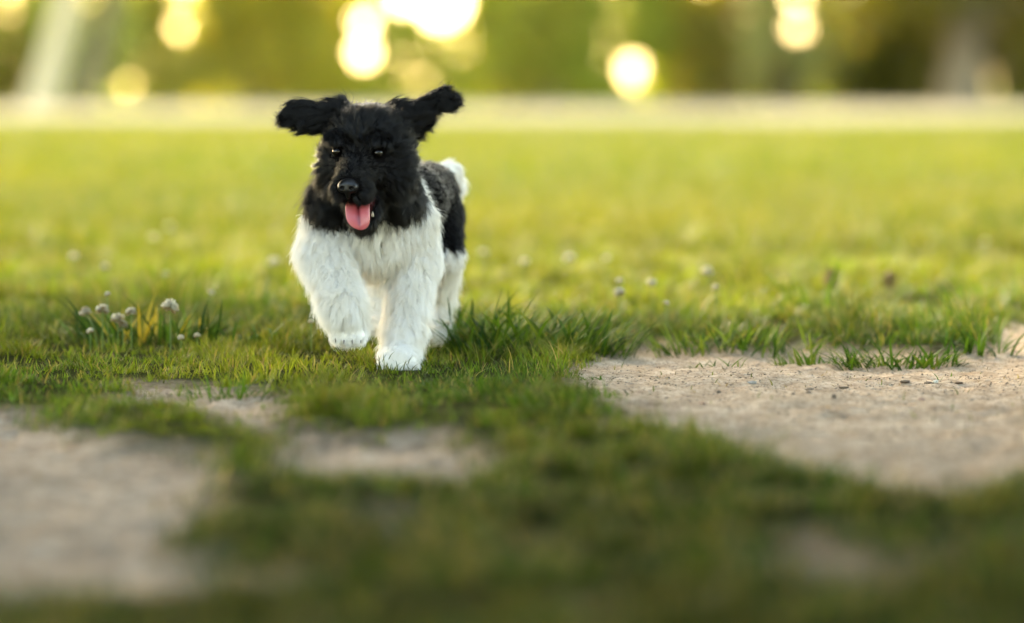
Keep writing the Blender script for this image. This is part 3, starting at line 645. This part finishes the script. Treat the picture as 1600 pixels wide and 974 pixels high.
# white clover flowers
STEM = simple_mat('clover_stem', (.09, .15, .03), .6, .3); petal_m = leaf_mat('clover_petal', .5, (1, 1, .97))
def clover_head(seed, rad, brownish):
    r = np.random.default_rng(seed); n = 75; i = np.arange(n)+.5; ph = np.arccos(1-1.72*i/n); a = i*2.39996
    D = np.stack([np.sin(ph)*np.cos(a), np.sin(ph)*np.sin(a), np.cos(ph)], 1); D[:, 2] += .25; D /= np.linalg.norm(D, axis=1, keepdims=True)
    vs, fs, cs = [], [], []
    for k in range(n):
        d = D[k]+r.normal(0, .12, 3); d /= np.linalg.norm(d); e1 = np.cross(d, [.1, .3, 1]); e1 /= np.linalg.norm(e1); e2 = np.cross(d, e1); L_ = rad*r.uniform(.85, 1.1); b0 = len(vs)
        for t, w_ in ((.3, .05), (.75, .14), (1.0, .09)):
            for j in range(4): an = j*math.pi/2+.4; vs.append(d*L_*t+(e1*math.cos(an)+e2*math.sin(an))*rad*w_)
        for s in range(2):
            for j in range(4): fs.append((b0+s*4+j, b0+s*4+(j+1) % 4, b0+s*4+4+(j+1) % 4, b0+s*4+4+j))
        fs.append((b0+8, b0+9, b0+10, b0+11))
        lowz = d[2] < -.25
        c = np.array([.76, .73, .62])*r.uniform(.8, 1.05) if not (lowz or r.random() < brownish) else np.array([.36, .27, .15])*r.uniform(.7, 1.2)
        cs += [c]*12
    return np.array(vs), np.array(fs), np.array(cs)
HEADS = []
for s in range(4):
    v_, f_, c_ = clover_head(60+s, 1.0, (.02, .06, .2, .5)[s]); o = mesh_np('flower_head', v_, f_.ravel(), np.full(len(f_), 4), petal_m, True, c_); HEADS.append(o.data); bpy.data.objects.remove(o)
def clover(u, v, dia, h, label, kind=0, lean=0.0):
    Y = FPX*(CAM_H-h)/(v-HOR); p = P(u, v, Y); d0 = np.zeros(1); gz0 = ground_z(p[:1]-lean*h, p[1:2], d0)[0]
    root = empty('clover_flower', (p[0]-lean*h, p[1], gz0)); tag(root, label, 'flower', 'white clover flowers in the lawn')
    top = np.array([lean*h, 0, p[2]-gz0]); vs, fs = [], []
    for i in range(6):
        t = i/5; c = np.array([lean*h*t*t, 0, top[2]*t])
        for j in range(5): a = j*1.2566; vs.append(c+np.array([.0011*math.cos(a), .0011*math.sin(a), 0]))
    for i in range(5):
        for j in range(5): fs += [i*5+j, i*5+(j+1) % 5, (i+1)*5+(j+1) % 5, (i+1)*5+j]
    mesh_np('stem', vs, fs, [4]*(len(fs)//4), STEM, True, None, root)
    o = bpy.data.objects.new('flower_head', HEADS[kind]); COL.objects.link(o); o.parent = root; o.location = top; s = dia*(.42 if v > 470 else .36); o.scale = (s, s, s*.9); o.rotation_euler = (random.uniform(-.3, .3), random.uniform(-.3, .3), random.uniform(0, 6))
for a in ((266,480,.031,.075,'fullest round white clover flower, on its own left of the puppy',1),
          (133,488,.022,.06,'half browned clover flower at the left tip of the long slanting blades',3,-.3), (160,485,.024,.065,'pale clover flower just right of the half browned one',2),
          (168,460,.013,.085,'tiny clover bud on a high stem above the flower group at left',1), (184,500,.027,.05,'low cream clover flower in the middle of the left group',2), (192,508,.018,.042,'smaller clover flower tucked under the low cream one',2),
          (205,488,.02,.062,'flat cream clover flower right of the left group',2), (141,518,.013,.035,'small pale clover head low in the dark grass below the group',1), (283,528,.012,.03,'small white clover head low beneath the fullest flower',0), (308,525,.012,.03,'small white clover head low right of the fullest flower',0),
          (486,503,.010,.05,'tiny white dot of clover left of the raised paw',0), (260,430,.021,.07,'soft white clover flower above the fullest flower',1), (165,418,.022,.07,'blurred clover flower above the left group',2), (115,402,.022,.07,'blurred clover flower far left in the lawn',1),
          (240,372,.026,.07,'larger of two far blurred clover flowers at left',0), (264,355,.024,.07,'farther of two far blurred clover flowers at left',0), (428,410,.03,.07,'broad blurred clover flower left of the raised leg',0), (330,458,.015,.06,'faint clover flower between the fullest flower and the puppy',1),
          (755,395,.022,.07,'blurred clover flower right of the white thigh',0), (820,410,.022,.07,'faint pinkish clover flower in the lawn behind the dark tuft',2), (890,405,.028,.07,'brightest blurred clover flower behind the dark tuft',0), (948,405,.018,.07,'faint clover flower right of the brightest blurred one',1),
          (968,458,.027,.07,'sharpest white clover flower at the right end of the dark tuft',0), (968,440,.018,.075,'blurred clover flower just above the sharpest right one',1), (1018,442,.022,.07,'oval white clover flower next to the tall blade',0), (1105,425,.027,.075,'white clover flower highest of the right hand row',0), (1118,450,.018,.07,'faint clover flower under the highest of the right hand row',1),
          (1041,474,.012,.06,'tiny clover flower below the tall blade',0), (1540,378,.02,.06,'far clover flower near the right edge of the lawn',2), (700,505,.009,.05,'tiny clover dot in the tuft beside the hind leg',0)): clover(*a)
# pebbles and flakes on the sand
def pebble(u, v, s, label, col, flat=.5, seed=0):
    r = np.random.default_rng(seed); p = gpt(u, v); vs, fs = [], []
    for i in range(5):
        t = math.pi*i/4
        for j in range(7): a = 6.2832*j/7; k = 1+.18*r.normal(); vs.append((math.sin(t)*math.cos(a)*s*k, math.sin(t)*math.sin(a)*s*.8*k, math.cos(t)*s*flat*k))
    for i in range(4):
        for j in range(7): fs += [i*7+j, (i+1)*7+j, (i+1)*7+(j+1) % 7, i*7+(j+1) % 7]
    o = mesh_np('pebble', vs, fs, [4]*(len(fs)//4), simple_mat('pebble', col, .8, .3, tuple(c*.6 for c in col), 300), True); o.location = (p[0], p[1], p[2]+s*flat*.55)
    tag(o, label, 'pebble', 'pebbles on the sand')
DKP, GYP = (.17, .125, .095), (.42, .40, .37)
for i, (u, v, s, lab, c, f) in enumerate(((1175,593,.008,'flat grey flake of stone on the sand',GYP,.3), (1123,605,.0035,'dark crumb of earth left of the grey flake',DKP,.7), (1263,616,.004,'round dark pebble below the two seedlings',DKP,.8), (1303,622,.0035,'dark pebble right of the round dark one',DKP,.6),
        (1415,586,.008,'thin dark flake in front of the bushy tuft',DKP,.25), (1450,587,.007,'thin dark flake just right of the other, near the tuft',DKP,.3), (1462,592,.004,'little white stone among the dark flakes',(.7,.68,.62),.6), (1318,595,.008,'flat brown chip on the sand left of the tuft',(.14,.1,.07),.25), (1098,628,.005,'reddish crumb alone on the bare left part of the sand',(.18,.08,.05),.6), (1498,591,.006,'brown flake near the right end of the sand',(.13,.08,.05),.3), (1265,605,.007,'dark clod with a shadow, centre of the sand',DKP,.4), (1440,618,.005,'pinkish chip lying lower on the sand',(.4,.25,.2),.4), (1240,613,.003,'dark crumb left of the round dark pebble',DKP,.7))): pebble(u, v, s, lab, c, f, i)

# ------------------------------------------------------------------ trees and bushes
BARK = simple_mat('bark', (.20, .155, .10), .9, .1, (.11, .085, .055), 6); PALEBARK = simple_mat('pale_bark', (.50, .42, .26), .85, .1, (.38, .31, .19), 5)
FOL = leaf_mat('foliage', .62, (1.1, 1.15, .45))
def tube(path, rads, seg=8):
    vs, fs = [], []; path = np.array(path, float)
    for i, c in enumerate(path):
        t = path[min(i+1, len(path)-1)]-path[max(i-1, 0)]; t /= np.linalg.norm(t); e1 = np.cross(t, [.2, 1, .1]); e1 /= np.linalg.norm(e1); e2 = np.cross(t, e1)
        for j in range(seg): a = 6.28318*j/seg; vs.append(c+(e1*math.cos(a)+e2*math.sin(a))*rads[i]*(1+.08*math.sin(j*2.7+i)))
    for i in range(len(path)-1):
        for j in range(seg): fs += [i*seg+j, i*seg+(j+1) % seg, (i+1)*seg+(j+1) % seg, (i+1)*seg+j]
    return np.array(vs), np.array(fs)
def leaves(clumps, per, size, col, seed, holes=()):
    r = np.random.default_rng(seed); C, S = [], []
    for (c, rad) in clumps:
        d = r.normal(size=(per, 3)); d /= np.linalg.norm(d, axis=1, keepdims=True); C.append(np.array(c)+d*np.array(rad)*(r.random((per, 1))**.45)); 
    C = np.concatenate(C)
    for (hx, hz, hr) in holes: C = C[np.hypot(C[:, 0]-hx, C[:, 2]-hz) > hr]
    C = C[C[:, 2] > .05]; n = len(C); a = r.normal(size=(n, 3)); a /= np.linalg.norm(a, axis=1, keepdims=True); b_ = np.cross(a, r.normal(size=(n, 3))); b_ /= np.linalg.norm(b_, axis=1, keepdims=True)
    s = size*r.uniform(.6, 1.3, (n, 1)); V = np.stack([C-a*s, C+b_*s*.45-a*s*.1, C+a*s, C-b_*s*.45-a*s*.1], 1).reshape(-1, 3)
    col = np.array(col)*r.uniform(.65, 1.35, (n, 1)); col[:, 0] *= r.uniform(.8, 1.2, n)
    return V, np.arange(4*n), np.full(n, 4), np.repeat(col, 4, 0)
def tree(name, label, cat, base, h, trunk_r, crown_lo, crown_r, col, seed, lean=(0, 0), bark=None, per=130, nclump=26, size=.16, trunks=1, group=None, holes=()):
    r = random.Random(seed); root = empty(name, base); tag(root, label, cat, group); bark = bark or BARK
    vs, fs, o_ = [], [], 0; top = np.array([lean[0], lean[1], h])
    def add(pth, rd):
        nonlocal o_
        v_, f_ = tube(pth, rd); vs.append(v_); fs.append(f_+o_); o_ += len(v_)
    clumps = []
    add([top*t+np.array([.12*math.sin(t*5+seed), .1*math.cos(t*4), 0])*t*trunk_r*4 - np.array([0, 0, .15*(t == 0)]) for t in np.linspace(0, .85, 8)], [trunk_r*(1.35 if t == 0 else 1)*(1-.75*t) for t in np.linspace(0, .95, 8)])
    for i in range(nclump):
        t = r.uniform(crown_lo/h, 1.0); a = r.uniform(0, 6.28); q_ = crown_r*math.sqrt(r.random())*(1.0-.55*max(0, (t-.5)/.5)); c = top*t+np.array([math.cos(a)*q_, math.sin(a)*q_, r.uniform(-.2, .2)*crown_r])
        c[2] = max(c[2], crown_lo); clumps.append((c, np.array([1, 1, .7])*crown_r*r.uniform(.22, .42)))
        if i % 3 == 0: st_ = top*max(.12, t*.62); mid = (st_+c)/2+np.array([0, 0, .06*h]); add([st_, mid, c], [trunk_r*.4, trunk_r*.22, trunk_r*.06])
    mesh_np('trunk', np.concatenate(vs), np.concatenate(fs), np.full(sum(len(f) for f in fs)//4, 4), bark, True, None, root)
    L_ = leaves(clumps, per, size, col, seed+900, [(hx-base[0], hz, hr) for hx, hz, hr in holes]); mesh_np('crown', *L_[:3], FOL, False, L_[3], root)
    return root
def bush(label, base, w, h, col, seed, per=165, n=26, size=.12, holes=(), d=None):
    r = random.Random(seed); root = empty('bush', base); tag(root, label, 'bush', 'bushes behind the path'); d = d or .45
    clumps = [(np.array([r.uniform(-w, w)*.75, r.uniform(-d, d)*.7, r.uniform(.1, .8)*h]), np.array([w*.33, d*.4, h*.28])) for i in range(n)]
    vs, fs, o_ = [], [], 0
    for i in range(6):
        c = clumps[i][0]; v_, f_ = tube([(c[0]*.2, c[1]*.2, -.1), (c[0]*.5, c[1]*.5, c[2]*.6), c], [.05, .035, .012], 6); vs.append(v_); fs.append(f_+o_); o_ += len(v_)
    mesh_np('stem', np.concatenate(vs), np.concatenate(fs), np.full(sum(len(f) for f in fs)//4, 4), BARK, True, None, root)
    L_ = leaves(clumps, per, size, col, seed+500, [(hx-base[0], hz, hr) for hx, hz, hr in holes]); mesh_np('foliage', *L_[:3], FOL, False, L_[3], root)
    return root
def far(u, Y): return np.array([(u-800)/FPX*Y, Y, 0.0])
def hole(u, v, r_, Y): p = P(u, v, Y); return (p[0], p[2], r_)
YEL, OLV, GRN, DRK, RUST = (.55, .52, .12), (.44, .42, .09), (.40, .43, .09), (.12, .105, .02), (.42, .32, .07)
BG = 66.0
HO = [hole(68, 38, .12, BG), hole(278, 45, .12, BG), hole(205, 135, 0.13, BG), hole(565, 82, 0.24, BG), hole(565, 35, 0.22, BG), hole(690, 5, 0.40, BG), hole(990, 110, 0.24, BG), hole(1240, 45, 0.18, BG), hole(1240, 0, 0.18, BG), hole(630, 0, 0.20, BG)]
bush('olive bush at the far left edge behind the path', far(20, BG), 1.3, 3.2, OLV, 1, holes=HO)
bush('pale yellow bush behind the path at left, right of the leaning trunk', far(250, BG), 1.6, 3.0, (.52, .48, .15), 2, holes=HO)
bush('wide golden bush behind the path above the left ear', far(420, BG), 1.6, 3.0, (.54, .46, .09), 3, holes=HO)
bush('small rust tinged bush behind the puppy head', far(520, BG+1.5), .9, 2.6, RUST, 4, holes=HO)
bush('light green bush under the bright sky gap', far(680, BG), 1.5, 2.5, YEL, 5, holes=HO)
bush('golden olive bush right of the puppy head behind the path', far(850, BG), 1.4, 2.6, (.52, .48, .10), 6, holes=HO)
bush('olive green bush around the single bright disc of light', far(980, BG), 1.2, 3.0, (.48, .49, .10), 7, holes=HO)
bush('brown tinted bush left of the white gap', far(1130, BG), 1.1, 2.8, (.42, .34, .08), 8, holes=HO)
bush('dull olive bush right of the white gap', far(1340, BG), 1.2, 2.8, OLV, 9, holes=HO)
bush('dark brown green bush low at the right', far(1430, BG-2), 1.4, 1.9, DRK, 10, holes=HO, per=190)
bush('darkest bush at the far right edge behind the path', far(1560, BG-4), 1.5, 3.4, DRK, 11, holes=HO, per=190)
bush('pale thin bush at the white gap of light right of centre', far(1240, BG-1), .9, 2.9, (.55, .50, .25), 12, holes=HO)
bush('pale green bush between the leaning trunks at left', far(130, BG-1), 1.0, 2.9, (.55, .53, .2), 13, holes=HO)
bush('narrow olive bush just right of the single bright disc', far(1062, BG+1.5), .7, 2.8, OLV, 14)
bush('narrow golden bush above and left of the left ear', far(400, BG+1.5), .7, 2.8, YEL, 15)
bush('narrow yellow green bush right of the bright sky gap', far(800, BG+1.5), .7, 2.6, YEL, 16)
TG = 'trees behind the path'
tree('tree', 'leaning pale trunked tree at the far left', 'tree', far(60, 60), 9, .22, 3.2, 3.0, YEL, 21, (2.8, 0), PALEBARK, group=TG)
tree('tree', 'slanting dark trunked tree behind the left lawn', 'tree', far(130, 63), 9, .16, 3.4, 2.8, GRN, 22, (2.4, 1), None, group=TG)
tree('tree', 'slim tree with brown trunk above the left ear', 'tree', far(455, 70), 10, .25, 3.0, 3.0, RUST, 23, (.3, 0), None, group=TG)
tree('tree', 'tree with tan trunk right of the puppy head', 'tree', far(885, 72), 11, .45, 3.2, 3.4, GRN, 24, (.2, 0), PALEBARK, group=TG)
tree('tree', 'dark tree crown filling the top right corner', 'tree', far(1500, 58), 8, .3, 1.2, 2.8, DRK, 25, (.4, 0), None, group=TG, nclump=50)
tree('tree', 'tree with a sloping trunk behind the dark bush at right', 'tree', far(1450, 64), 9, .25, 2.6, 2.8, OLV, 26, (-1.8, 0), None, group=TG)
NTH = ('first', 'second', 'third', 'fourth', 'fifth', 'sixth', 'seventh', 'eighth', 'ninth')
for i in range(9):                               # the planting goes on past both sides of the view
    for sd, w_ in ((-1, 'left'), (1, 'right')):
        u = -110-260*i if sd < 0 else 1720+260*i; c_ = [(.40, .39, .08), (.33, .34, .06), (.42, .36, .07)][i % 3] if sd < 0 else [(.14, .12, .025), (.26, .25, .05), (.2, .2, .04)][i % 3]
        o = bush('%s bush behind the path counting outward from the %s edge of the view' % (NTH[i], w_), far(u, BG+(i % 3)-1), 1.5, 2.6+.4*(i % 2), c_, 70+i*2+(sd > 0)); o['group'] = 'bushes beyond the %s edge of the view' % w_
        if i % 3 == 1: tree('tree', '%s tree behind the path counting outward from the %s edge of the view' % (NTH[i//3], w_), 'tree', far(u+100, BG+5), 9, .25, 2.6, 2.9, c_, 90+i*2+(sd > 0), (.4*sd, 0), None, group='trees beyond the %s edge of the view' % w_)
# unseen trees added round the camera to keep light off near ground and puppy
SG = (.06, .085, .02)
def added_canopy(name, label, base, clump_box, n, cr, per, size, h, seed):
    r = random.Random(seed); root = empty(name, base); tag(root, label, 'tree'); (c, rad) = clump_box; clumps = []; vs, fs, o_ = [], [], 0
    v_, f_ = tube([(0, 0, -.2), (.05, 0, h*.3), (0, .06, h*.6), (.03, 0, h)], [.24, .18, .15, .06], 10); vs.append(v_); fs.append(f_); o_ += len(v_)
    for i in range(n):
        while True:
            d = np.array([r.uniform(-1, 1) for _ in range(3)])
            if d@d < 1: break
        p = np.array(c)-np.array(base)+d*np.array(rad); clumps.append((p, np.array([1, 1, .65])*cr*r.uniform(.7, 1.2)))
        if i % 3 == 0:
            s_ = np.array([0, 0, h*r.uniform(.35, .8)]); v_, f_ = tube([s_, (s_+p)/2+np.array([0, 0, .15]), p], [.07, .045, .012], 6); vs.append(v_); fs.append(f_+o_); o_ += len(v_)
    mesh_np('trunk', np.concatenate(vs), np.concatenate(fs), np.full(sum(len(f) for f in fs)//4, 4), BARK, True, None, root)
    L_ = leaves(clumps, per, size, SG, seed); mesh_np('crown', *L_[:3], FOL, False, L_[3], root)
added_canopy('tree', 'unseen leafy tree placed left of the view to shade the puppy', np.array([-5.2, 9.2, 0]), ((-4.2, 8.8, 4.2), (3.2, 3.4, 2.0)), 80, .8, 210, .13, 5.2, 51)
added_canopy('tree', 'unseen low spreading tree added over the camera to darken the foreground', np.array([1.6, -2.6, 0]), ((1.2, 1.05, 1.18), (3.4, 3.0, .12)), 130, .42, 260, .09, 1.5, 52)
added_canopy('tree', 'unseen leafy tree added beyond the right edge of the view for shade', np.array([5.5, 8.5, 0]), ((4.6, 8.5, 3.2), (2.2, 3.0, 1.5)), 50, .75, 160, .13, 4.2, 53)
added_canopy('tree', 'unseen high spreading tree added over the lawn to block the sky glow', np.array([-6.5, 9.0, 0]), ((-.6, 7.6, 4.5), (6.6, 4.0, .9)), 140, .9, 190, .15, 5.0, 54)
added_canopy('tree', 'unseen leafy tree added close by the left edge to block the sky glow', np.array([-4.4, 5.0, 0]), ((-3.6, 5.2, 2.9), (1.9, 2.6, 1.4)), 50, .7, 170, .13, 3.8, 55)
